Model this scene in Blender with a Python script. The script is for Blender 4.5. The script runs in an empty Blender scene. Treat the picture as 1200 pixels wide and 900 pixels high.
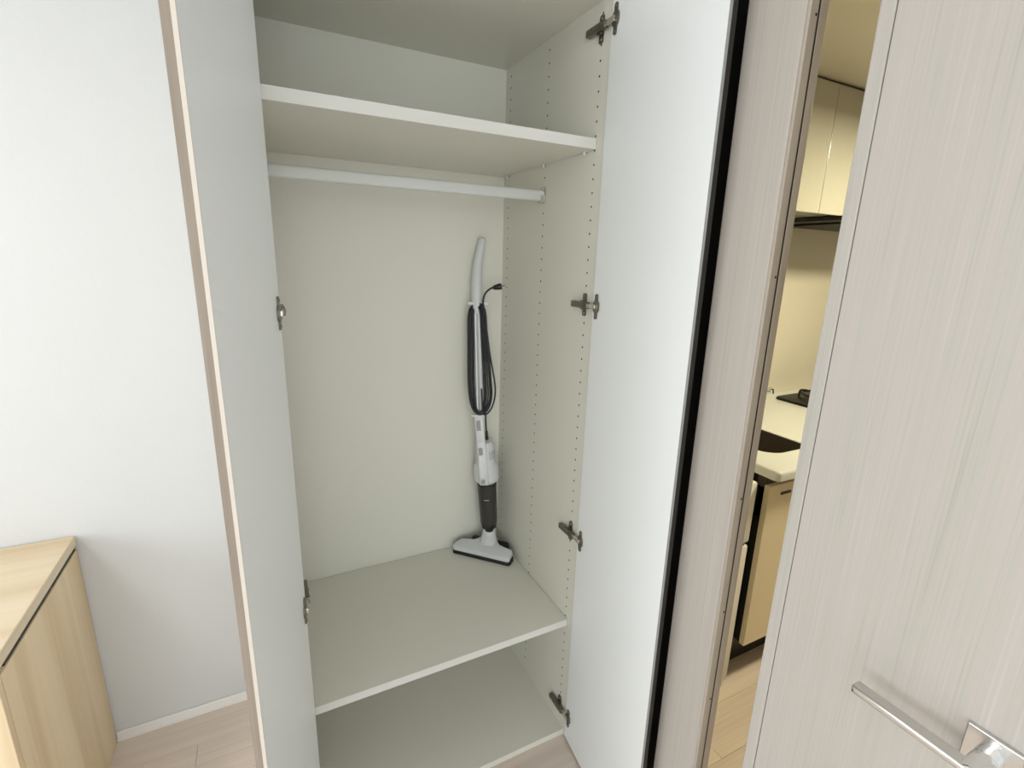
import bpy, bmesh, math, random
from mathutils import Vector, Matrix
random.seed(7)
S = bpy.context.scene
COL = S.collection
PI = math.pi

# ------------------------------------------------------------------ camera
cd = bpy.data.cameras.new('camera'); cam = bpy.data.objects.new('camera', cd); COL.objects.link(cam)
cd.sensor_width = 36.0; cd.lens = 577.16 / 1200 * 36.0
cd.clip_start = 0.02
cam.rotation_mode = 'XYZ'
cam.rotation_euler = (math.radians(75.849), math.radians(-1.559), math.radians(-26.668))
cam.location = (-0.7511, -1.066, 1.4765)
S.camera = cam

# ------------------------------------------------------------------ world, light, exposure
W = bpy.data.worlds.new('sky'); S.world = W; W.use_nodes = True
bgn = W.node_tree.nodes['Background']
bgn.inputs['Color'].default_value = (0.93, 0.97, 1.0, 1); bgn.inputs['Strength'].default_value = 4.0
S.view_settings.view_transform = 'Standard'; S.view_settings.look = 'None'
S.view_settings.gamma = 1.0; S.view_settings.use_curve_mapping = False
S.view_settings.exposure = 0.0

def area(name, loc, rot, sx, sy, power, color, shape='RECTANGLE', parent=None):
    l = bpy.data.lights.new(name, 'AREA'); l.shape = shape; l.size = sx
    if shape in ('RECTANGLE', 'ELLIPSE'): l.size_y = sy
    l.energy = power; l.color = color
    o = bpy.data.objects.new(name, l); COL.objects.link(o); o.location = loc; o.rotation_euler = rot
    return o
# fill light added through invented windows: left wall and balcony behind the camera
area('window_fill', (-3.30, -1.30, 1.45), (0, -PI/2, 0), 1.3, 2.0, 26, (0.96, 0.98, 1.0))
for p_ in (area('fill_window_1_portal', (-3.29, -1.30, 1.45), (0, -PI/2, 0), 1.3, 2.0, 1, (1, 1, 1)), area('fill_window_2_portal', (-1.55, -3.69, 1.10), (PI/2, 0, 0), 2.7, 2.2, 1, (1, 1, 1))):
    p_.data.cycles.is_portal = True          # only guides the sampling of sky light through the two added windows

# ------------------------------------------------------------------ materials
MATS = {}
def mat(name, color, rough=0.5, metal=0.0, spec=0.5, noise=0.0, nscale=30, bump=0.0, coat=0.0):
    m = bpy.data.materials.new(name); m.use_nodes = True
    nt = m.node_tree; b = nt.nodes['Principled BSDF']
    b.inputs['Base Color'].default_value = (*color, 1); b.inputs['Roughness'].default_value = rough
    b.inputs['Metallic'].default_value = metal; b.inputs['Specular IOR Level'].default_value = spec
    b.inputs['Coat Weight'].default_value = coat
    tc = nt.nodes.new('ShaderNodeTexCoord'); n = nt.nodes.new('ShaderNodeTexNoise')
    n.inputs['Scale'].default_value = nscale; n.inputs['Detail'].default_value = 4
    nt.links.new(tc.outputs['Object'], n.inputs['Vector'])
    if noise:
        r = nt.nodes.new('ShaderNodeValToRGB')
        r.color_ramp.elements[0].position = 0.3; r.color_ramp.elements[1].position = 0.7
        r.color_ramp.elements[0].color = (*[c*(1-noise) for c in color], 1)
        r.color_ramp.elements[1].color = (*[min(1, c*(1+noise)) for c in color], 1)
        nt.links.new(n.outputs['Fac'], r.inputs['Fac']); nt.links.new(r.outputs['Color'], b.inputs['Base Color'])
    if bump:
        bp = nt.nodes.new('ShaderNodeBump'); bp.inputs['Strength'].default_value = bump; bp.inputs['Distance'].default_value = 0.002
        nt.links.new(n.outputs['Fac'], bp.inputs['Height']); nt.links.new(bp.outputs['Normal'], b.inputs['Normal'])
    MATS[name] = m
    return m

def wood(name, cols, fine=(90, 90, 2.2), broad=(9, 9, 0.5), rough=0.5, warp=0.6, mixf=0.55, rnd=0.0, bump=0.05):
    """grain along one axis: scale triple is small along the grain"""
    m = bpy.data.materials.new(name); m.use_nodes = True
    nt = m.node_tree; L = nt.links; b = nt.nodes['Principled BSDF']
    b.inputs['Roughness'].default_value = rough; b.inputs['Specular IOR Level'].default_value = 0.35
    tc = nt.nodes.new('ShaderNodeTexCoord')
    vec = tc.outputs['Object']
    if rnd:
        oi = nt.nodes.new('ShaderNodeObjectInfo'); va = nt.nodes.new('ShaderNodeVectorMath'); va.operation = 'MULTIPLY_ADD'
        L.new(oi.outputs['Random'], va.inputs[0]); va.inputs[1].default_value = (17, 29, 11); L.new(vec, va.inputs[2]); vec = va.outputs[0]
    def nz(scale, dist, detail):
        mp = nt.nodes.new('ShaderNodeMapping'); mp.inputs['Scale'].default_value = scale; L.new(vec, mp.inputs['Vector'])
        n = nt.nodes.new('ShaderNodeTexNoise'); n.inputs['Scale'].default_value = 1; n.inputs['Detail'].default_value = detail
        n.inputs['Distortion'].default_value = dist; L.new(mp.outputs[0], n.inputs['Vector']); return n.outputs['Fac']
    f = nz(fine, 0.3, 5); g = nz(broad, warp, 3)
    mx = nt.nodes.new('ShaderNodeMix'); mx.data_type = 'FLOAT'; mx.inputs[0].default_value = mixf
    L.new(f, mx.inputs[2]); L.new(g, mx.inputs[3])
    r = nt.nodes.new('ShaderNodeValToRGB'); e = r.color_ramp.elements
    e[0].position = 0.33; e[0].color = (*cols[0], 1); e[1].position = 0.68; e[1].color = (*cols[-1], 1)
    for i, c in enumerate(cols[1:-1]):
        x = e.new(0.33 + 0.35*(i+1)/(len(cols)-1)); x.color = (*c, 1)
    L.new(mx.outputs[0], r.inputs['Fac'])
    out = r.outputs['Color']
    if rnd:
        hs = nt.nodes.new('ShaderNodeHueSaturation'); mr = nt.nodes.new('ShaderNodeMapRange')
        mr.inputs['To Min'].default_value = 1-rnd; mr.inputs['To Max'].default_value = 1+rnd
        L.new(oi.outputs['Random'], mr.inputs['Value']); L.new(mr.outputs[0], hs.inputs['Value']); L.new(out, hs.inputs['Color']); out = hs.outputs['Color']
    L.new(out, b.inputs['Base Color'])
    bp = nt.nodes.new('ShaderNodeBump'); bp.inputs['Strength'].default_value = bump; bp.inputs['Distance'].default_value = 0.001
    L.new(f, bp.inputs['Height']); L.new(bp.outputs['Normal'], b.inputs['Normal'])
    MATS[name] = m
    return m

def emit(name, color, s):
    m = bpy.data.materials.new(name); m.use_nodes = True; nt = m.node_tree
    b = nt.nodes['Principled BSDF']; b.inputs['Base Color'].default_value = (0.9, 0.9, 0.88, 1)
    b.inputs['Emission Color'].default_value = (*color, 1); b.inputs['Emission Strength'].default_value = s
    MATS[name] = m; return m

def clear(name, tint, solid, rough, amount):
    """thin see-through sheet: part clear, part glossy solid"""
    m = bpy.data.materials.new(name); m.use_nodes = True; nt = m.node_tree; L = nt.links
    b = nt.nodes['Principled BSDF']; b.inputs['Base Color'].default_value = (*solid, 1); b.inputs['Roughness'].default_value = rough
    t = nt.nodes.new('ShaderNodeBsdfTransparent'); t.inputs['Color'].default_value = (*tint, 1)
    mx = nt.nodes.new('ShaderNodeMixShader'); mx.inputs[0].default_value = amount
    L.new(t.outputs[0], mx.inputs[1]); L.new(b.outputs[0], mx.inputs[2]); L.new(mx.outputs[0], nt.nodes['Material Output'].inputs['Surface'])
    MATS[name] = m; return m

mat('wall_paper', (0.615, 0.62, 0.62), 0.9, noise=0.012, nscale=220, bump=0.12, spec=0.2)
mat('ceiling_paper', (0.82, 0.82, 0.80), 0.9, bump=0.1, nscale=200)
mat('trim_white', (0.80, 0.79, 0.77), 0.5)
mat('melamine', (0.735, 0.72, 0.635), 0.42, noise=0.01, nscale=300, spec=0.4)
mat('door_white', (0.885, 0.90, 0.90), 0.38, noise=0.008, nscale=300, spec=0.45)
mat('edge_cream', (0.60, 0.54, 0.47), 0.5)
mat('seal_and_shade', (0.012, 0.010, 0.008), 0.6)  # right door's seal, and the shade painted into the gap behind the leaf
mat('edge_grey', (0.30, 0.30, 0.29), 0.5)
mat('hole', (0.02, 0.018, 0.015), 0.9)
mat('shelf_edge', (0.68, 0.665, 0.62), 0.45)
mat('rail', (0.62, 0.63, 0.60), 0.4)
mat('nickel', (0.20, 0.185, 0.155), 0.32, metal=0.9)
mat('nickel_bright', (0.60, 0.56, 0.50), 0.25, metal=0.85)
mat('chrome', (0.80, 0.80, 0.80), 0.12, metal=1.0)
mat('satin', (0.66, 0.65, 0.63), 0.28, metal=1.0)
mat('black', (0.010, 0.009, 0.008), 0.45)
mat('black_gloss', (0.008, 0.007, 0.006), 0.4, spec=0.25)
mat('cord_black', (0.008, 0.008, 0.008), 0.4)
mat('vac_white', (0.66, 0.67, 0.67), 0.35)
mat('vac_grey', (0.30, 0.29, 0.275), 0.4)
mat('vac_silver', (0.56, 0.56, 0.55), 0.35, metal=0.3)
mat('logo', (0.42, 0.41, 0.39), 0.5)
clear('smoke', (0.22, 0.21, 0.19), (0.060, 0.056, 0.050), 0.2, 0.78)
clear('glass', (0.97, 0.98, 0.98), (0.9, 0.9, 0.9), 0.02, 0.06)
mat('kitchen_panel', (0.74, 0.70, 0.60), 0.35, spec=0.5)
mat('kitchen_gloss', (0.54, 0.53, 0.46), 0.18, spec=0.5)
mat('kitchen_door', (0.80, 0.71, 0.52), 0.35)
mat('counter', (0.68, 0.70, 0.68), 0.22)
mat('sink_dark', (0.085, 0.070, 0.055), 0.45)
mat('fridge_white', (0.80, 0.80, 0.77), 0.3)
mat('recess_brown', (0.10, 0.085, 0.065), 0.5)
wood('leaf_wood', [(0.44, 0.395, 0.35), (0.49, 0.445, 0.40), (0.54, 0.495, 0.45)], fine=(240, 240, 2.6), broad=(14, 14, 0.7), mixf=0.5)
wood('lever_wood', [(0.41, 0.385, 0.34), (0.465, 0.445, 0.40), (0.50, 0.452, 0.42), (0.535, 0.515, 0.485)], fine=(330, 330, 3.5), broad=(13, 13, 0.6), mixf=0.45, warp=1.3)
wood('edge_wood', [(0.23, 0.185, 0.145), (0.27, 0.22, 0.175), (0.31, 0.255, 0.205)], fine=(200, 200, 5), broad=(20, 20, 1), mixf=0.4)
wood('jamb_wood', [(0.38, 0.325, 0.265), (0.43, 0.37, 0.305), (0.47, 0.41, 0.34)], fine=(200, 200, 3), broad=(20, 20, 1), mixf=0.4)
wood('plank_wood', [(0.62, 0.52, 0.445), (0.68, 0.58, 0.505), (0.74, 0.645, 0.565)], fine=(3, 110, 110), broad=(0.8, 12, 12), mixf=0.5, rnd=0.07, rough=0.38)
mat('plank_joint', (0.30, 0.245, 0.20), 0.8)
wood('oak_side', [(0.56, 0.41, 0.24), (0.68, 0.53, 0.34), (0.75, 0.61, 0.42), (0.79, 0.65, 0.46)], fine=(60, 60, 1.6), broad=(9, 9, 0.45), mixf=0.75, warp=0.3)
wood('oak_top', [(0.56, 0.42, 0.26), (0.66, 0.53, 0.36), (0.72, 0.60, 0.43), (0.75, 0.63, 0.47)], fine=(1.6, 60, 60), broad=(0.5, 10, 10), mixf=0.75, warp=0.3)
wood('oak_edge', [(0.66, 0.56, 0.42), (0.74, 0.64, 0.49)], fine=(60, 2, 60), broad=(10, .5, 10))

# ------------------------------------------------------------------ building helpers
def link(name, me, m, parent=None):
    o = bpy.data.objects.new(name, me); COL.objects.link(o)
    if m is not None and not me.materials: me.materials.append(MATS[m])
    if parent is not None: o.parent = parent
    return o
def wloc(o):
    v = Vector((0, 0, 0))
    while o is not None: v += o.location; o = o.parent
    return v
def obj(name, bm, m, parent=None, smooth=False, angle=40):
    """link a bmesh given in world coordinates; origin at its own centre"""
    lo = Vector((1e9,)*3); hi = -lo
    for v in bm.verts:
        for i in range(3): lo[i] = min(lo[i], v.co[i]); hi[i] = max(hi[i], v.co[i])
    c = (lo+hi)/2
    bmesh.ops.translate(bm, verts=bm.verts, vec=-c)
    bmesh.ops.recalc_face_normals(bm, faces=bm.faces)
    if smooth:
        for f in bm.faces: f.smooth = True
        for e in bm.edges:
            if len(e.link_faces) == 2 and e.calc_face_angle(0) > math.radians(angle): e.smooth = False
    me = bpy.data.meshes.new(name); bm.to_mesh(me); bm.free()
    o = link(name, me, m, parent); o.location = c - wloc(parent)
    return o
def thing(name, label, cat, loc=(0, 0, 0), group=None, kind=None):
    o = bpy.data.objects.new(name, None); COL.objects.link(o); o.location = loc; o.empty_display_size = 0.05
    return tag(o, label, cat, group, kind)
def tag(o, label, cat, group=None, kind=None):
    o['label'] = label
    if cat: o['category'] = cat
    if group: o['group'] = group
    if kind: o['kind'] = kind
    return o
def stuff(o): o['kind'] = 'stuff'; return o
def struct(o, label=None):
    o['kind'] = 'structure'
    if label: o['label'] = label
    return o

IDM = Matrix.Identity(4)
def addbox(bm, a, b, bev=0.0, M=IDM, seg=2):
    r = bmesh.ops.create_cube(bm, size=1)
    vs = r['verts']
    a, b = Vector(a), Vector(b)
    for v in vs: v.co = Vector(((a[i]+b[i])/2 + v.co[i]*(b[i]-a[i]) for i in range(3)))
    if bev:
        es = {e for v in vs for e in v.link_edges}
        rr = bmesh.ops.bevel(bm, geom=list(es), offset=bev, segments=seg, affect='EDGES', profile=0.5)
        vs = list({v for f in rr['faces'] for v in f.verts} | {v for v in vs if v.is_valid})
    for v in vs: v.co = M @ v.co
    return vs
def box(name, a, b, m, parent=None, bev=0.0, M=IDM, seg=2):
    bm = bmesh.new(); addbox(bm, a, b, bev, M, seg)
    return obj(name, bm, m, parent, smooth=bev > 0.003)
def frame_of(d):
    d = Vector(d).normalized(); up = Vector((0, 0, 1)) if abs(d.z) < 0.9 else Vector((1, 0, 0))
    s = d.cross(up).normalized(); return s, s.cross(d).normalized(), d
def addlathe(bm, o, axis, prof, n=24, sx=1.0, sy=1.0, side=None):
    """prof: list of (distance along the axis, radius)"""
    s, u, d = frame_of(axis)
    if side is not None:
        s = (Vector(side) - d*Vector(side).dot(d)).normalized(); u = d.cross(s)
    o = Vector(o); rings = []
    for t, r in prof:
        if r < 1e-6: rings.append([bm.verts.new(o+d*t)])
        else: rings.append([bm.verts.new(o+d*t+s*(math.cos(2*PI*k/n)*r*sx)+u*(math.sin(2*PI*k/n)*r*sy)) for k in range(n)])
    for A, B in zip(rings, rings[1:]):
        for k in range(n):
            a, b, c, e = A[k % len(A)], A[(k+1) % len(A)], B[(k+1) % len(B)], B[k % len(B)]
            f = [x for i, x in enumerate((a, b, c, e)) if x not in (a, b, c, e)[:i]]
            if len(f) > 2: bm.faces.new(f)
    for R in (rings[0], rings[-1]):
        if len(R) > 2: bm.faces.new(R)
def lathe(name, o, axis, prof, m, parent=None, n=24, **k):
    bm = bmesh.new(); addlathe(bm, o, axis, prof, n, **k); return obj(name, bm, m, parent, smooth=True)
def spline(pts, sub=8, closed=False):
    P = [Vector(p) for p in pts]; n = len(P); out = []
    rng = range(n if closed else n-1)
    for i in rng:
        if closed: p0, p1, p2, p3 = P[i-1], P[i], P[(i+1) % n], P[(i+2) % n]
        else: p0, p1, p2, p3 = P[max(i-1, 0)], P[i], P[i+1], P[min(i+2, n-1)]
        for k in range(sub):
            t = k/sub
            out.append(0.5*((2*p1)+(p2-p0)*t+(2*p0-5*p1+4*p2-p3)*t*t+(3*p1-p0-3*p2+p3)*t**3))
    if not closed: out.append(P[-1])
    return out
def addtube(bm, pts, rad, n=8, closed=False, ex=1.0, ref=None):
    pts = [Vector(p) for p in pts]; N = len(pts)
    rad = rad if isinstance(rad, (list, tuple)) else [rad]*N
    rings = []; s = None
    for i, p in enumerate(pts):
        d = (pts[(i+1) % N]-pts[i-1]) if closed else (pts[min(i+1, N-1)]-pts[max(i-1, 0)])
        d.normalize()
        if ref is not None: s = Vector(ref)
        if s is None: s = frame_of(d)[0]
        s = (s - d*s.dot(d)).normalized(); u = d.cross(s)
        rings.append([bm.verts.new(p+s*(math.cos(2*PI*k/n)*rad[i]*ex)+u*(math.sin(2*PI*k/n)*rad[i])) for k in range(n)])
    for i in range(N if closed else N-1):
        A, B = rings[i], rings[(i+1) % N]
        for k in range(n): bm.faces.new((A[k], A[(k+1) % n], B[(k+1) % n], B[k]))
    if not closed: bm.faces.new(rings[0]); bm.faces.new(rings[-1])
def tube(name, pts, rad, m, parent=None, n=10, closed=False, **k):
    bm = bmesh.new(); addtube(bm, pts, rad, n, closed, **k); return obj(name, bm, m, parent, smooth=True, angle=60)
def addprism(bm, outline, M, z0, z1, bev=0.0):
    """outline in local xy, extruded in local z, mapped by M"""
    A = [bm.verts.new(M @ Vector((x, y, z0))) for x, y in outline]; B = [bm.verts.new(M @ Vector((x, y, z1))) for x, y in outline]
    n = len(A); fs = [bm.faces.new(A[::-1]), bm.faces.new(B)]
    for k in range(n): bm.faces.new((A[k], A[(k+1) % n], B[(k+1) % n], B[k]))
    if bev: bmesh.ops.bevel(bm, geom=list(fs[1].edges), offset=bev, segments=3, affect='EDGES', profile=0.5)
def prism(name, outline, M, z0, z1, m, parent=None, bev=0.0):
    bm = bmesh.new(); addprism(bm, outline, M, z0, z1, bev); return obj(name, bm, m, parent, smooth=bev > 0)
def rrect(x0, y0, x1, y1, r, seg=5):
    out = []
    for cx, cy, a in ((x1-r, y1-r, 0), (x0+r, y1-r, 90), (x0+r, y0+r, 180), (x1-r, y0+r, 270)):
        for k in range(seg+1):
            t = math.radians(a+90*k/seg); out.append((cx+r*math.cos(t), cy+r*math.sin(t)))
    return out
def basis(o, ex, ey, ez):
    ex, ey, ez = Vector(ex).normalized(), Vector(ey).normalized(), Vector(ez).normalized()
    return Matrix(((ex.x, ey.x, ez.x, o[0]), (ex.y, ey.y, ez.y, o[1]), (ex.z, ey.z, ez.z, o[2]), (0, 0, 0, 1)))

# ------------------------------------------------------------------ the setting
X0, X1, Y0, YW = -3.2, 2.6, -3.6, 0.545          # room and kitchen extents
CZ, KZ = 2.40, 2.115
# floor: dark bed with single planks 147 mm wide running along x
fl = struct(box('floor', (X0, Y0, -0.03), (X1, YW, -0.003), 'plank_joint'), 'pinkish beige wood plank floor of room and kitchen')
pm = {}
def plank(x0, x1, y0, y1):
    key = (round(x1-x0, 3), round(y1-y0, 3))
    if key not in pm:
        bm = bmesh.new(); hx, hy = key[0]/2-0.0004, key[1]/2-0.0003
        addbox(bm, (-hx, -hy, -0.010), (hx, hy, 0.0), 0.0)
        es = [e for e in bm.edges if all(v.co.z > -0.001 for v in e.verts)]
        bmesh.ops.bevel(bm, geom=es, offset=0.0006, segments=1, affect='EDGES')
        me = bpy.data.meshes.new('plank'); bm.to_mesh(me); bm.free(); pm[key] = me
    o = link('plank', pm[key], 'plank_wood', fl)
    o.location = Vector(((x0+x1)/2, (y0+y1)/2, 0)) - wloc(fl)
PW, PLN = 0.147, 0.909
r0 = math.floor((Y0+0.163)/PW)
row = 0; y = -0.163 + r0*PW
offs = {4: -0.60, 3: -1.042, -1: 0.400}                    # rows whose end joints show: one by the side cabinet, one in the kitchen
idx = r0
while y < YW-0.004:
    ya, yb = max(y, Y0), min(y+PW, YW)
    off = offs.get(idx, (idx*0.371) % PLN)
    x = off - math.ceil((off-X0)/PLN)*PLN
    while x < X1-0.004:
        a, b = max(x, X0), min(x+PLN, X1)
        if b-a > 0.01 and yb-ya > 0.006: plank(a, b, ya, yb)
        x += PLN
    y += PW; idx += 1
struct(box('wall_back', (X0, YW, 0), (0.06, YW+0.08, CZ), 'wall_paper'), 'plain white papered wall behind the side cabinet')
struct(box('baseboard_back', (-1.262, YW-0.008, 0.0), (-0.742, YW, 0.036), 'trim_white', bev=0.002), 'low white baseboard between cabinet and wardrobe')
struct(box('wall_right', (0.0, Y0, 0), (0.06, -1.005, CZ), 'wall_paper'), 'white wall beyond the lever door')
struct(box('trim_1', (0.0, -1.005, 2.075), (0.055, -0.06, CZ), 'wall_paper'), 'white wall strip above the two door leaves')
struct(box('trim_2', (-0.74, 0.0, 2.085), (0.055, YW, CZ), 'wall_paper'), 'white wall above the wardrobe')
struct(box('ceiling', (X0, Y0, CZ), (0.06, YW, CZ+0.05), 'ceiling_paper'), 'white ceiling of the room')
# left wall and front wall with windows added for fill light (behind and beside the camera)
def holed_wall(name, horizontal_axis, pos, th, lo, hi, ha, hb, za, zb, m):
    bm = bmesh.new()
    def q(u0, u1, z0, z1):
        if horizontal_axis == 'y': addbox(bm, (pos, u0, z0), (pos+th, u1, z1))
        else: addbox(bm, (u0, pos, z0), (u1, pos+th, z1))
    q(lo, ha, 0, CZ); q(hb, hi, 0, CZ); q(ha, hb, zb, CZ)
    if za > 0.01: q(ha, hb, 0, za)
    return obj(name, bm, m)
struct(holed_wall('wall_left', 'y', X0-0.08, 0.08, Y0-0.08, YW+0.08, -2.30, -0.30, 0.80, 2.10, 'wall_paper'))
struct(holed_wall('wall_front', 'x', Y0-0.08, 0.08, X0, X1, -2.90, -0.20, 0.0, 2.20, 'wall_paper'))
def window(name, axis, pos, a, b, za, zb):
    w = struct(thing(name, 'unseen window with white frame and two panes, added for fill light', None, (0, 0, 0)))
    def bx(n, u0, u1, z0, z1, t0, t1, m):
        if axis == 'y': return box(n, (pos+t0, u0, z0), (pos+t1, u1, z1), m, w)
        return box(n, (u0, pos+t0, z0), (u1, pos+t1, z1), m, w)
    f = 0.04; c = (a+b)/2
    bx('frame_rail', a, b, za, za+f, 0.02, 0.06, 'trim_white'); bx('frame_rail', a, b, zb-f, zb, 0.02, 0.06, 'trim_white')
    for u in (a, c-f/2, b-f): bx('fill_window_stile', u, u+f, za+f, zb-f, 0.02, 0.06, 'trim_white')
    bx('fill_window_pane', a+f, c-f/2, za+f, zb-f, 0.038, 0.042, 'glass'); bx('fill_window_pane', c+f/2, b-f, za+f, zb-f, 0.038, 0.042, 'glass')
window('fill_window_1', 'y', X0-0.08, -2.30, -0.30, 0.80, 2.10)
window('fill_window_2', 'x', Y0-0.08, -2.90, -0.20, 0.0, 2.20)
# kitchen shell
struct(box('wall_kitchen_back', (0.06, 0.51, 0), (X1, YW+0.08, CZ), 'kitchen_panel'), 'cream kitchen wall panel behind the counter')
struct(box('wall_kitchen_right', (X1, Y0-0.08, 0), (X1+0.06, YW+0.08, CZ), 'kitchen_panel'))
struct(box('wall_kitchen_left', (0.057, -0.43, 0), (0.10, 0.51, KZ), 'kitchen_panel'))
struct(box('ceiling_kitchen', (0.06, Y0, KZ), (X1, 0.51, CZ+0.05), 'kitchen_panel'), 'low cream kitchen ceiling')

# ------------------------------------------------------------------ ceiling lamps
t = thing('ceiling_lamp', 'round flat ceiling lamp of the room', 'lamp', (-2.10, -0.45, CZ))
lathe('base', (-2.10, -0.45, CZ), (0, 0, -1), [(0, 0.10), (0.03, 0.10)], 'trim_white', t)
lathe('shade', (-2.10, -0.45, CZ-0.03), (0, 0, -1), [(0, 0.27), (0.03, 0.29), (0.06, 0.28), (0.075, 0.22), (0.08, 0.0)], 'fridge_white', t, n=40)
lampl = area('ceiling_lamp_light', (-2.10, -0.45, CZ-0.115), (0, 0, 0), 0.55, 0.55, 13, (1.0, 0.97, 0.92), 'DISK')
t = thing('kitchen_lamp', 'round kitchen ceiling lamp with warm light', 'lamp', (1.30, -0.55, KZ))
lathe('base', (1.30, -0.55, KZ), (0, 0, -1), [(0, 0.08), (0.02, 0.08)], 'trim_white', t)
lathe('shade', (1.30, -0.55, KZ-0.02), (0, 0, -1), [(0, 0.15), (0.03, 0.15), (0.05, 0.10), (0.055, 0.0)], 'trim_white', t, n=32)
area('kitchen_lamp_light', (1.30, -0.55, KZ-0.085), (0, 0, 0), 0.26, 0.26, 25, (1.0, 0.89, 0.60), 'DISK')

# ------------------------------------------------------------------ wardrobe
XL, XR, YF, YB = -0.728, 0.0, -0.035, 0.502
ZT = 2.052; TH = 0.014
wd = thing('wardrobe', 'tall white built-in wardrobe standing open beside the lever door', 'wardrobe', ((XL+XR)/2, 0.25, 0))
for a, b in ((XL-0.012, XL), (XR, XR+TH)):
    box('side_panel', (a, YF, 0.0), (b, YB+0.012, ZT+0.016), 'melamine', wd)
box('back_panel', (XL, YB, 0.0), (XR, YB+0.012, ZT+0.016), 'melamine', wd)
box('top_panel', (XL, YF+0.003, ZT), (XR, YB, ZT+0.016), 'melamine', wd)
o = box('bottom_panel', (XL, YF+0.008, 0.0), (XR, YB, 0.019), 'melamine', wd)
# rows of shelf pin holes, 32 mm apart, in three columns on each side
for side, x, sg in (('r', XR, -1), ('l', XL, 1)):
    bm = bmesh.new()
    for ycol, k0 in ((0.0, 0), (0.2355, 0), (0.4664, 0)):
        for k in range(k0, 62):
            addlathe(bm, (x - sg*0.002, ycol, 2.025-0.032*k), (sg, 0, 0), [(0, 0.0026), (0.0023, 0.0026)], n=8)
    stuff(obj('pin_holes', bm, 'hole', wd))
for z0, z1, y0 in ((1.739, 1.763, -0.004), (0.398, 0.420, -0.010)):
    sh = box('shelf', (XL+0.001, y0, z0), (XR-0.0012, YB-0.002, z1), 'melamine', wd)
    box('edge_band', (XL+0.001, y0-0.0012, z0), (XR-0.0012, y0, z1), 'shelf_edge', sh)
    for x in (XL+0.006, XR-0.006):
        for yy in (0.035, 0.2355, 0.4664):
            lathe('shelf_pin', (x, yy, z0), (0, 0, -1), [(0, 0.005), (0.007, 0.005), (0.009, 0.003)], 'rail', sh, n=12)
# clothes rail (oval section) with end brackets
bm = bmesh.new()
ov = rrect(-0.0075, -0.015, 0.0075, 0.015, 0.007)
addprism(bm, ov, basis((XL+0.004, 0.2355, 1.656), (0, 1, 0), (0, 0, 1), (1, 0, 0)), 0, -XL-0.008)
rl = obj('clothes_rail', bm, 'rail', wd, smooth=True)
for x, s in ((XR, -1), (XL, 1)):
    bm = bmesh.new()
    addprism(bm, rrect(-0.011, -0.020, 0.011, 0.024, 0.009), basis((x+s*0.0005, 0.2355, 1.656), (0, 1, 0), (0, 0, 1), (s, 0, 0)), 0, 0.003)
    addprism(bm, [(-0.010, -0.019), (0.010, -0.019), (0.010, 0.0), (0.0085, 0.0), (0.0085, -0.016), (-0.0085, -0.016), (-0.0085, 0.0), (-0.010, 0.0)],
             basis((x+s*0.003, 0.2355, 1.656), (0, 1, 0), (0, 0, 1), (s, 0, 0)), 0, 0.012)
    addlathe(bm, (x+s*0.003, 0.2355, 1.675), (s, 0, 0), [(0, 0.004), (0.0025, 0.003)], n=10)
    obj('bracket', bm, 'nickel_bright', rl, smooth=True)
# doors: local u runs from hinge edge to free edge, w through the thickness towards the outer face
DW, DT = 0.372, 0.015
def door(hinge, ang, mirror, band, strip):
    """ang: how far the free edge swings from straight towards the viewer, to the left; mirror=+1 right door"""
    u = Vector((-math.sin(ang), -math.cos(ang), 0)); w = Vector((math.cos(ang), -math.sin(ang), 0))*mirror
    M = basis((hinge[0], hinge[1], 0), u, w, (0, 0, 1))
    z0, z1 = 0.010, 2.066
    d = box('door', (0.0, 0.0, z0), (DW-0.0015, DT*0.45, z1), 'door_white', wd, M=M)
    box('outer_veneer', (0.0, DT*0.45, z0), (DW-0.0015, DT, z1), 'leaf_wood', d, M=M)
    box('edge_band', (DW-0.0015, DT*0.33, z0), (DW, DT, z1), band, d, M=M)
    box('inner_edge_strip', (DW-0.0015, 0.0, z0), (DW, DT*0.33, z1), strip, d, M=M)
    return d, M
dR, MR = door((-0.004, -0.040), math.radians(6.5), 1, 'seal_and_shade', 'edge_grey')
dL, ML = door((-0.7205, -0.042), math.radians(12.6), -1, 'edge_wood', 'edge_cream')
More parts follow.
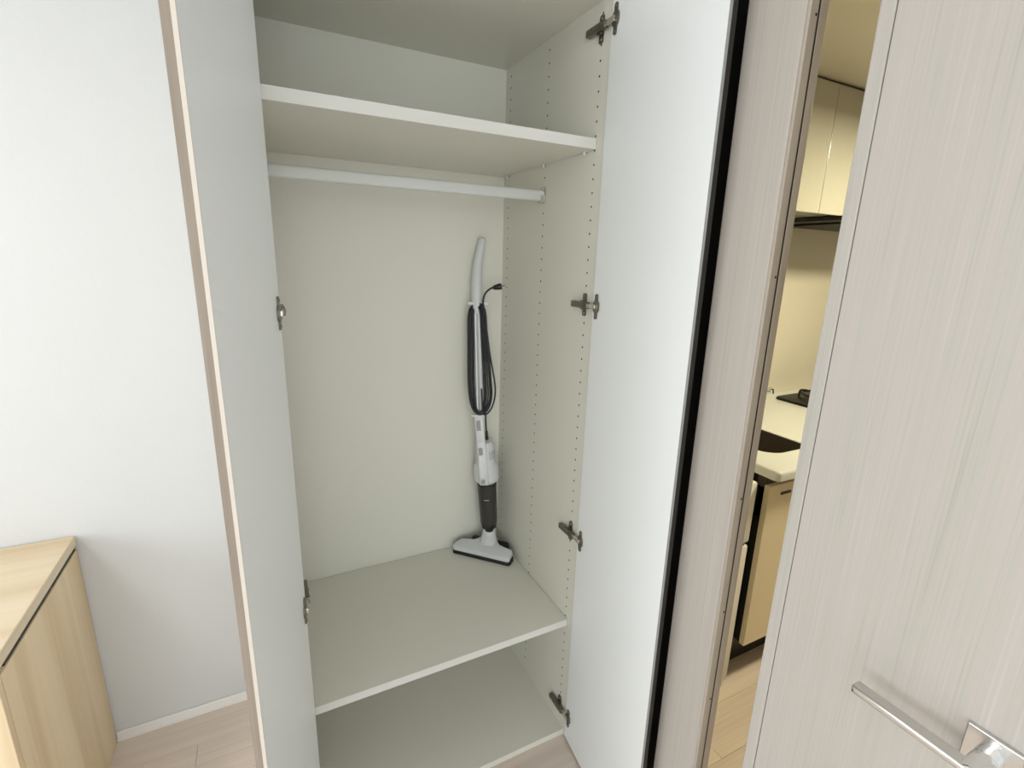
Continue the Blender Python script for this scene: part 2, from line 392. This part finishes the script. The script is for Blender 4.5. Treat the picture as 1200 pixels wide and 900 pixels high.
# concealed hinges
def hinge(x, inward, MD, z):
    """x: inner face of the carcass side; inward: -1 right side, +1 left side; MD: the door's frame"""
    M = basis((x, 0.0, z), (0, 1, 0), (0, 0, 1), (inward, 0, 0))    # local x = depth, y = up, z = into the wardrobe
    bm = bmesh.new()
    addprism(bm, rrect(-0.008, -0.029, 0.008, 0.029, 0.005), M, 0.0005, 0.003)
    addprism(bm, rrect(-0.0065, -0.012, 0.0065, 0.012, 0.003), M, 0.003, 0.010)
    for s in (-1, 1): addlathe(bm, M @ Vector((0, s*0.021, 0.003)), (inward, 0, 0), [(0, 0.0045), (0.002, 0.0035)], n=10)
    h = obj('hinge', bm, 'nickel', wd, smooth=True)
    # arm: bent channel from deep inside towards the door
    bm = bmesh.new()
    for a, b in (((-0.030, -0.008, 0.005), (0.042, 0.008, 0.0175)),):
        addbox(bm, a, b, 0.002, M)
    addlathe(bm, M @ Vector((0.012, 0, 0.0172)), (inward, 0, 0), [(0, 0.004), (0.0016, 0.0035)], n=10)
    addlathe(bm, M @ Vector((-0.014, 0, 0.0172)), (inward, 0, 0), [(0, 0.003), (0.0016, 0.0028)], n=10)
    obj('arm', bm, 'nickel', h, smooth=True)
    # link from the arm end to the cup in the door
    a = M @ Vector((-0.028, 0, 0.011)); D0 = MD @ Vector((0.020, -0.006, z))
    bm = bmesh.new()
    ex = (D0-a).normalized(); ey = Vector((0, 0, 1)); ez = ex.cross(ey)
    addbox(bm, (-0.003, -0.006, -0.003), ((D0-a).length+0.001, 0.006, 0.003), 0.0015, basis(a, ex, ey, ez))
    obj('link_plate', bm, 'nickel_bright', h, smooth=True)
    # cup with its flange plate on the door's inner face
    bm = bmesh.new()
    MC = MD @ Matrix.Translation((0.0, 0.0, z)) @ Matrix(((1, 0, 0, 0), (0, 0, -1, 0), (0, 1, 0, 0), (0, 0, 0, 1)))
    # local x = along door, y = up, z = out of the inner face
    addprism(bm, rrect(0.012, -0.031, 0.025, 0.031, 0.005), MC, 0.0003, 0.0030)
    addprism(bm, rrect(0.006, -0.0165, 0.032, 0.0165, 0.0128), MC, 0.0003, 0.0040)
    for s in (-1, 1): addlathe(bm, MC @ Vector((0.0185, s*0.024, 0.003)), MC.to_3x3() @ Vector((0, 0, 1)), [(0, 0.004), (0.0015, 0.003)], n=10)
    obj('cup_plate', bm, 'nickel', h, smooth=True)
for z in (1.992, 1.369, 0.715, 0.095): hinge(XR, -1, MR, z)
for z in (1.992, 1.369, 0.730, 0.095): hinge(XL, 1, ML, z)

# ------------------------------------------------------------------ wooden leaf beside the wardrobe
XP = 0.014
lf = struct(thing('door_1', 'pinkish wood grain leaf with grooved edge beside the wardrobe', None, (0.034, -0.28, 0)))
box('leaf', (XP, -0.500, 0.004), (0.055, -0.392, 2.07), 'leaf_wood', lf, bev=0.001)
box('gap_shade_strip', (0.046, -0.392, 0.004), (0.055, -0.062, 2.07), 'seal_and_shade', lf)  # near-black strip paints the shade between leaf and wardrobe
box('edge_strip', (XP+0.001, -0.506, 0.004), (0.0330, -0.500, 2.07), 'jamb_wood', lf, bev=0.001)
box('edge_strip', (0.0370, -0.506, 0.004), (0.055, -0.500, 2.07), 'jamb_wood', lf, bev=0.001)
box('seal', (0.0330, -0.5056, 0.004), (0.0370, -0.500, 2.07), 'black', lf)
for z in (1.845, 1.46, 1.05, 0.80, 0.585, 0.25):
    lathe('screw', (0.0285, -0.5062, z), (0, -1, 0), [(0, 0.0022), (0.0006, 0.0018)], 'hole', lf, n=10)

# ------------------------------------------------------------------ leaf with the lever handle
XD, YE = -0.020, -0.627
ld = struct(thing('door_2', 'pale greige wood grain door leaf with chrome lever handle', None, (0, -0.8, 0)))
EB = 0.020
box('leaf', (XD, -1.003, 0.006), (0.016, YE-EB-0.0015, 2.07), 'lever_wood', ld, bev=0.0008)
box('edge_band', (XD, YE-EB, 0.006), (0.016, YE, 2.07), 'lever_wood', ld, bev=0.0015)
box('groove', (XD+0.0015, YE-EB-0.0015, 0.006), (0.015, YE-EB, 2.07), 'recess_brown', ld)
yc, zc = -0.918, 0.921
hd = lathe('lever_handle', (XD-0.0065, yc, zc), (-1, 0, 0), [(0, 0.0135), (0.014, 0.0135), (0.0145, 0.0120), (0.0155, 0.0120), (0.016, 0.0135), (0.048, 0.0132), (0.052, 0.011)], 'chrome', ld, n=28)
box('rose', (XD-0.0065, yc-0.026, zc-0.026), (XD-0.0002, yc+0.026, zc+0.026), 'satin', hd, bev=0.0012)
prism('lever', [(-0.0135, -0.0055), (0.127, -0.0055), (0.129, -0.0045), (0.129, 0.0045), (0.127, 0.0055), (-0.0135, 0.0055)],
      basis((XD-0.042, yc, zc+0.003), (0, 1, 0), (0, 0, 1), (-1, 0, 0)), 0.0, 0.018, 'satin', hd, bev=0.004)
box('catch_plate', (XD-0.0010, -0.980, zc-0.09), (XD+0.0002, -0.972, zc+0.09), 'satin', ld)

# ------------------------------------------------------------------ light wood side cabinet
cx1, cy0, cy1 = -1.264, 0.055, YW-0.004
cb = thing('side_cabinet', 'low pale oak cabinet with dark shadow gap against the white wall', 'cabinet', (-1.76, 0.3, 0))
box('side_panel', (cx1-0.022, cy0+0.018, 0.0), (cx1, cy1, 0.669), 'oak_side', cb)
box('side_panel', (-2.26, cy0+0.018, 0.0), (-2.238, cy1, 0.672), 'oak_side', cb)
box('bottom_board', (-2.238, cy0+0.02, 0.03), (cx1-0.022, cy1, 0.05), 'oak_top', cb)
box('back_board', (-2.238, cy1-0.01, 0.05), (cx1-0.022, cy1, 0.672), 'oak_side', cb)
box('shadow_gap', (-2.235, cy0+0.045, 0.669), (cx1-0.003, cy1-0.003, 0.685), 'black', cb)  # black filler paints the shade in the gap under the top
tp = box('top', (-2.262, cy0-0.002, 0.685), (cx1+0.001, cy1, 0.711), 'oak_top', cb, bev=0.0012)
box('edge_band', (cx1+0.001, cy0-0.002, 0.685), (cx1+0.002, cy1, 0.710), 'oak_edge', tp)
for a, b in ((-2.262, -1.764), (-1.760, cx1)):
    d = box('front_door', (a, cy0, 0.004), (b, cy0+0.017, 0.672), 'oak_side', cb, bev=0.001)
    c = (a+b)/2
    box('finger_pull', (c-0.06, cy0+0.001, 0.672), (c+0.06, cy0+0.012, 0.676), 'recess_brown', d)

# ------------------------------------------------------------------ stick vacuum in the corner
ZS = 0.420
vc = thing('stick_vacuum', 'white corded stick vacuum with smoky dust cup leaning in wardrobe corner', 'vacuum', (-0.09, 0.42, ZS))
U = Vector((0.917, -0.40, 0)); V = Vector((-0.40, -0.917, 0))
e1 = Vector((0.69, -0.724, 0)).normalized(); e2 = Vector((-e1.y, e1.x, 0))
H0 = Vector((-0.197, 0.462, ZS)); 
tilt = math.radians(17)
ez = (Vector((0, 0, 1))*math.cos(tilt) - e2*math.sin(tilt)); ey = e2*math.cos(tilt)+Vector((0, 0, 1))*math.sin(tilt)
MH = basis(H0+Vector((0, 0, 0.008)), e1, ey, ez)
out = [(0.006, 0.0), (0.216, 0.0), (0.222, 0.005), (0.224, 0.034), (0.217, 0.045), (0.166, 0.048), (0.158, 0.064), (0.146, 0.080), (0.094, 0.080), (0.080, 0.066), (0.070, 0.048), (0.020, 0.046), (0.004, 0.022), (0.001, 0.005)]
hd2 = prism('floor_head', out, MH, 0.008, 0.026, 'vac_white', vc, bev=0.004)
bl = [(x, y) for x, y in out if y < 0.05]
prism('bumper', [((x-0.112)*1.016+0.112, (y-0.022)*1.05+0.021) for x, y in bl], basis(H0+Vector((0, 0, 0.0008)), e1, e2, (0, 0, 1)), 0.0, 0.0155, 'black', hd2, bev=0.003)
rc = H0 + e1*0.052 + e2*0.066 + Vector((0, 0, 0.030))
lathe('rear_roller', H0+e1*0.052+e2*0.064+Vector((0, 0, 0.0275)), e1, [(0, 0.016), (0.003, 0.021), (0.137, 0.021), (0.140, 0.016)], 'black', hd2, n=18)
T0 = Vector((-0.062, 0.437, 0.505)); T1 = Vector((-0.073, 0.441, 0.690)); ax = (T1-T0).normalized()
nk0 = H0+e1*0.119+e2*0.058+Vector((0, 0, 0.030))
bm = bmesh.new(); addtube(bm, spline([nk0, nk0.lerp(T0, 0.5), T0+ax*0.006], 5), [0.041, 0.039, 0.037, 0.034, 0.031, 0.0285, 0.0265, 0.025, 0.024, 0.0235, 0.023], 18)
obj('neck', bm, 'vac_white', vc, smooth=True, angle=60)
dc = lathe('dust_cup', T0, ax, [(0.0, 0.022), (0.006, 0.027), (0.03, 0.031), (0.185, 0.035), (0.192, 0.035)], 'smoke', vc, n=32)
lathe('filter', T0+V*0.0128, ax, [(-0.004, 0.016), (0.0, 0.0175), (0.052, 0.0175), (0.058, 0.012), (0.060, 0.0)], 'black', dc, n=20)
lathe('cup_ring', T1, ax, [(-0.006, 0.0355), (0.004, 0.0355)], 'black', dc, n=32)
box('logo', (-0.009, 0.0, 0.0), (0.009, 0.0008, 0.003), 'logo', dc, M=basis(T0+ax*0.128+V*0.0343-U*0.004, U, V, ax))
mh = lathe('motor_housing', T1, ax, [(0.002, 0.033), (0.010, 0.040), (0.016, 0.0455), (0.066, 0.0455), (0.074, 0.039), (0.080, 0.0365), (0.150, 0.033), (0.160, 0.027), (0.163, 0.0)], 'vac_white', vc, n=36)
for k in range(4):
    a = math.radians(28+k*15); dr = V*math.cos(a)+U*math.sin(a); tn = U*math.cos(a)-V*math.sin(a)
    box('vent_slot', (-0.0012, 0.0, -0.016), (0.0012, 0.0015, 0.016), 'vac_grey', mh, M=basis(T1+ax*0.115+dr*0.0345, tn, dr, ax))
# flat spine carrying the switches, running up from the housing to the tube
S0 = Vector((-0.099, 0.402, 0.702)); S1 = Vector((-0.112, 0.432, 0.958)); sa = (S1-S0).normalized()
sf = (V - sa*V.dot(sa)).normalized(); su = sf.cross(sa)*-1
if su.dot(U) < 0: su = -su
MS = basis(S0, su, sf, sa); SL = (S1-S0).length
sp = box('spine', (-0.0155, -0.040, 0.0), (0.0155, 0.010, SL*0.62), 'vac_white', vc, bev=0.004, M=MS)
sp2 = box('spine_top', (-0.0155, -0.020, SL*0.60), (0.0155, 0.010, SL), 'vac_white', vc, bev=0.004, M=MS)
for z0, z1 in ((0.006, 0.022), (0.112, 0.138), (0.200, 0.236)):
    box('switch', (-0.0105, 0.010, z0), (0.0035, 0.0112, z1), 'vac_grey', sp if z0 < 0.15 else sp2, bev=0.0004, M=MS)
box('spine_stripe', (-0.0105, 0.0098, 0.030), (0.0035, 0.0106, 0.105), 'vac_silver', sp, M=MS)
# twin tube
G0 = Vector((-0.114, 0.458, 1.325))
tb = tube('handle_tube', [S1-sa*0.01-su*0.004, G0-su*0.004], 0.0075, 'vac_silver', vc, n=14)
tube('second_tube', [S1-sa*0.01+su*0.010, G0+su*0.008], 0.0070, 'vac_white', tb, n=14)
# grip
gp = spline([(-0.1115, 0.457, 1.300), (-0.112, 0.459, 1.345), (-0.110, 0.466, 1.40), (-0.104, 0.474, 1.455), (-0.092, 0.479, 1.508), (-0.084, 0.481, 1.545)], 6)
n_ = len(gp)
rr = [0.0115+0.006*math.sin(min(1, i/8)*PI/2) if i < 12 else 0.0175-0.0065*(i-12)/(n_-13) for i in range(n_)]
rr[-1] = 0.006
tube('grip', gp, rr, 'vac_white', vc, n=16)
bm = bmesh.new()
hk = G0 + Vector((0, 0, 0.010))
addbox(bm, (-0.028, 0.004, -0.006), (0.040, 0.012, 0.004), 0.002, basis(hk, U, V, (0, 0, 1)))
obj('cord_hook', bm, 'vac_white', vc, smooth=True)
bm = bmesh.new()
addbox(bm, (-0.026, 0.004, -0.006), (0.032, 0.012, 0.004), 0.002, basis(S1+Vector((0, 0, -0.004)), U, V, (0, 0, 1)))
obj('cord_hook', bm, 'vac_white', vc, smooth=True)
# wound cord
bm = bmesh.new()
def P(u, v, z):
    t_ = (z-S1.z)/(G0.z-S1.z); b = S1.lerp(G0, t_); return b + U*u + V*v
rng = random.Random(3)
for i in range(5):
    lu = -0.011-0.0048*i+rng.uniform(-.001, .001); ru = 0.019+0.0058*i+rng.uniform(-.001, .001)
    zb = 0.972-0.004*(i % 3); zt = 1.318+0.006*(i % 3)
    vv = 0.010+rng.uniform(-0.004, 0.006)
    pts = [P(lu*0.9, vv, zt-0.03), P(lu*1.0, vv+.002, 1.20), P(lu*1.05-.001, vv+.002, 1.08), P(lu*0.95, vv, 1.01), P(lu*0.55, vv+.004, zb+.006), P(0.004, vv+.008, zb-.004), P(ru*0.7, vv+.004, zb+.006),
           P(ru*1.08, vv, 1.02), P(ru*1.02, vv, 1.10), P(ru*0.82, vv, 1.22), P(ru*0.72, vv, zt-0.02), P(ru*0.45, vv+.004, zt+.004), P(0.004, vv-0.02, zt+0.002), P(lu*0.5, vv-.004, zt)]
    addtube(bm, spline(pts, 5, closed=True), 0.0029, 7, closed=True)
# outermost loose loop, and the run down to the strain relief
pts = [P(0.022, 0.012, 1.345), P(0.030, 0.012, 1.28), P(0.042, 0.012, 1.17), P(0.056, 0.012, 1.08), P(0.058, 0.012, 1.03), P(0.046, 0.014, 0.985), P(0.026, 0.018, 0.962), P(0.015, 0.018, 0.972), P(0.012, 0.018, 1.05)]
addtube(bm, spline(pts, 7), 0.0029, 7)
pts = [P(0.023, 0.014, 1.10), P(0.024, 0.014, 0.98), P(0.024, 0.010, 0.93), P(0.026, 0.004, 0.895)]
addtube(bm, spline(pts, 7), 0.0028, 7)
pts = [P(0.024, 0.012, 1.24), P(0.022, 0.013, 1.33), P(0.030, 0.014, 1.365), P(0.048, 0.014, 1.383), P(0.060, 0.014, 1.387)]
addtube(bm, spline(pts, 7), 0.0034, 8)
cr = obj('cord', bm, 'cord_black', vc, smooth=True, angle=60)
lathe('strain_relief', P(0.026, 0.004, 0.897), (0.05, 0, -1), [(0, 0.0045), (0.030, 0.0055), (0.032, 0.004)], 'cord_black', cr, n=12)
pl = P(0.056, 0.014, 1.386)
lathe('plug', pl, U*0.97+Vector((0, 0, 0.20)), [(0, 0.005), (0.006, 0.008), (0.022, 0.0105), (0.028, 0.010), (0.030, 0.007)], 'cord_black', cr, n=14)
for s in (-1, 1):
    dd = (U*0.97+Vector((0, 0, 0.20))).normalized()
    tube('plug_pin', [pl+dd*0.029+V*0.004*s, pl+dd*0.041+V*0.004*s], 0.0016, 'nickel', cr, n=8)

# ------------------------------------------------------------------ kitchen
CT = 0.85
# countertop with sink opening
bm = bmesh.new()
SX0, SX1, SY0, SY1 = 0.762, 0.985, -0.062, 0.36
def sink_outline(ins):
    """left corners wide, right corners tight"""
    out_ = []
    for cx_, cy_, a_, r_ in ((SX1, SY1, 0, 0.03), (SX0, SY1, 90, 0.07), (SX0, SY0, 180, 0.075), (SX1, SY0, 270, 0.03)):
        sx_ = 1 if cx_ == SX1 else -1; sy_ = 1 if cy_ == SY1 else -1
        for k_ in range(7):
            t_ = math.radians(a_+15*k_)
            out_.append((cx_-sx_*r_+(r_-ins)*math.cos(t_), cy_-sy_*r_+(r_-ins)*math.sin(t_)))
    return out_
def slab_ring(ins, z):
    c_ = [(0.655+0.02+(0.02-ins)*math.cos(math.radians(180+15*k_)), -0.175+0.02+(0.02-ins)*math.sin(math.radians(180+15*k_)), z) for k_ in range(7)]
    return [bm.verts.new(p_) for p_ in c_ + [(2.45, -0.175+ins, z), (2.45, 0.508, z), (0.655+ins, 0.508, z)]]
rg = [slab_ring(i_, z_) for i_, z_ in ((0.010, CT), (0.005, CT-0.0014), (0.0015, CT-0.005), (0.0, CT-0.010), (0.0, CT-0.031))]
for A, B in zip(rg, rg[1:]):
    for k in range(len(A)): bm.faces.new((A[k], A[(k+1) % len(A)], B[(k+1) % len(A)], B[k]))
hole = [[bm.verts.new((x, y, z)) for x, y in sink_outline(0.0)] for z in (CT, CT-0.031)]
for ring, hl in ((rg[0], hole[0]), (rg[-1], hole[1])):
    ed = []
    for L_ in (ring, hl):
        for k in range(len(L_)): ed.append(bm.edges.get((L_[k], L_[(k+1) % len(L_)])) or bm.edges.new((L_[k], L_[(k+1) % len(L_)])))
    bmesh.ops.triangle_fill(bm, use_beauty=True, use_dissolve=False, edges=ed)
A, B = hole
for k in range(len(A)): bm.faces.new((A[k], A[(k+1) % len(A)], B[(k+1) % len(A)], B[k]))
tag(obj('countertop', bm, 'counter', smooth=True), 'cream kitchen countertop with rounded edge seen through the gap', 'countertop')
bm = bmesh.new()
prof = [(CT-0.003, 0.0), (CT-0.02, 0.001), (CT-0.13, 0.006), (CT-0.155, 0.02), (CT-0.16, 0.045)]
rings = []
for z, ins in prof:
    rings.append([bm.verts.new((x, y, z)) for x, y in sink_outline(0.0012+min(ins, 0.025))])
for A, B in zip(rings, rings[1:]):
    for k in range(len(A)): bm.faces.new((A[k], A[(k+1) % len(A)], B[(k+1) % len(A)], B[k]))
bm.faces.new(rings[-1])
sk = thing('sink', 'dark sunken sink basin in the cream countertop', 'sink', (0.87, 0.15, CT-0.16))
obj('basin', bm, 'sink_dark', sk, smooth=True)
lathe('drain', (0.873, 0.16, CT-0.160), (0, 0, 1), [(0, 0.03), (0.002, 0.03), (0.003, 0.022)], 'satin', sk, n=20)
fc = thing('faucet', 'small chrome faucet spout above the countertop', 'faucet', (1.10, 0.45, CT))
lathe('base', (1.10, 0.45, CT+0.0005), (0, 0, 1), [(0, 0.024), (0.006, 0.024), (0.010, 0.017), (0.10, 0.015), (0.105, 0.0)], 'chrome', fc, n=20)
tube('spout', spline([(1.10, 0.45, CT+0.075), (1.22, 0.43, CT+0.072), (1.345, 0.415, CT+0.056), (1.392, 0.412, CT+0.050)], 6), 0.011, 'chrome', fc, n=12)
lathe('spout_tip', (1.394, 0.412, CT+0.064), (0.25, 0, -1), [(0, 0.012), (0.003, 0.016), (0.026, 0.016), (0.028, 0.012)], 'chrome', fc, n=16)
tube('lever', [(1.10, 0.45, CT+0.10), (1.10, 0.40, CT+0.125)], 0.006, 'chrome', fc, n=10)
# gas hob
hb = thing('gas_hob', 'black gas hob with pan support on the cream countertop', 'hob', (1.75, 0.30, CT))
prism('glass_top', rrect(1.462, 0.10, 2.02, 0.43, 0.02), IDM, CT+0.0005, CT+0.012, 'black_gloss', hb, bev=0.004)
for bx_, by_ in ((1.63, 0.30), (1.88, 0.28)):
    bn = lathe('burner', (bx_, by_, CT+0.012), (0, 0, 1), [(0, 0.055), (0.006, 0.052), (0.010, 0.035), (0.020, 0.034), (0.022, 0.0)], 'black', hb, n=24)
    bm = bmesh.new()
    addtube(bm, [(bx_+0.088*math.cos(a*PI/12), by_+0.088*math.sin(a*PI/12), CT+0.034) for a in range(24)], 0.005, 8, closed=True)
    for k in range(6):
        a = k*PI/3; c, s = math.cos(a), math.sin(a)
        addtube(bm, spline([(bx_+0.098*c, by_+0.098*s, CT+0.013), (bx_+0.096*c, by_+0.096*s, CT+0.040), (bx_+0.085*c, by_+0.085*s, CT+0.047), (bx_+0.04*c, by_+0.04*s, CT+0.047)], 4), 0.005, 8)
    obj('pan_support', bm, 'black', hb, smooth=True)
for k in range(3): lathe('knob', (1.60+k*0.14, 0.1005, CT+0.0065), (0, -1, 0), [(0, 0.005), (0.012, 0.0045)], 'black', hb, n=12)
# base unit: body, doors, plinth
bu = thing('base_cabinet', 'tan fronted kitchen base cabinet with black side under the countertop', 'cabinet', (1.5, 0.2, 0))
box('body', (0.694, -0.110, 0.155), (2.44, 0.505, CT-0.034-0.16), 'black', bu)
box('body_rail', (0.694, -0.108, CT-0.085), (2.44, -0.078, CT-0.034), 'recess_brown', bu)
box('side_board', (0.694, -0.078, CT-0.194), (0.712, 0.505, CT-0.034), 'black', bu)
box('plinth', (0.72, -0.045, 0.0), (2.44, 0.50, 0.155), 'black', bu)
for i, (a, b) in enumerate(((0.686, 1.112), (1.116, 1.542), (1.546, 1.972), (1.976, 2.40))):
    d = box('door', (a, -0.131, 0.157), (b, -0.111, CT-0.072), 'kitchen_door', bu, bev=0.0015)
    bm = bmesh.new()
    addprism(bm, rrect(a+0.060, 0.738, a+0.114, 0.748, 0.0045), basis((0, -0.1312, 0), (1, 0, 0), (0, 0, 1), (0, -1, 0)), 0.0, 0.0014)
    obj('slot_pull', bm, 'black', d)
# upper cabinets
uc = thing('upper_cabinet', 'glossy cream kitchen wall cabinet below the low ceiling', 'cabinet', (1.5, 0.3, 1.675))
box('body', (0.45, 0.168, 1.678), (2.44, 0.508, 2.103), 'kitchen_gloss', uc)
box('top_gap', (0.45, 0.162, 2.103), (2.44, 0.508, KZ-0.0005), 'recess_brown', uc)
for a in (0.23+0.225, 0.68, 1.13, 1.58, 2.03):
    b = 0.68 if a < 0.5 else a+0.45
    box('door', (a+0.001, 0.150, 1.675), (min(b, 2.44)-0.001, 0.167, 2.105), 'kitchen_gloss', uc, bev=0.0015)
rh = thing('range_hood', 'thin black range hood plate under the cream wall cabinet', 'hood', (1.6, 0.3, 1.655))
box('canopy', (1.255, 0.125, 1.658), (2.0, 0.500, 1.6745), 'black', rh, bev=0.002)
box('filter', (1.33, 0.19, 1.650), (1.92, 0.44, 1.658), 'black_gloss', rh)
for x in (1.268, 1.985): lathe('corner_bolt', (x, 0.14, 1.658), (0, 0, -1), [(0, 0.005), (0.006, 0.004)], 'nickel', rh, n=10)
# white two-door refrigerator beside the base unit
fr = thing('refrigerator', 'small white two-door refrigerator half hidden behind the wood leaf', 'refrigerator', (0.37, 0.15, 0))
box('body', (0.13, -0.075, 0.02), (0.636, 0.47, 0.80), 'fridge_white', fr, bev=0.006)
box('freezer_door', (0.128, -0.122, 0.583), (0.638, -0.078, 0.802), 'fridge_white', fr, bev=0.008)
box('main_door', (0.128, -0.122, 0.022), (0.638, -0.078, 0.573), 'fridge_white', fr, bev=0.008)
for x in (0.17, 0.565):
    for y_ in (-0.05, 0.43): lathe('foot', (x, y_, 0.0), (0, 0, 1), [(0, 0.016), (0.021, 0.014)], 'black', fr, n=12)
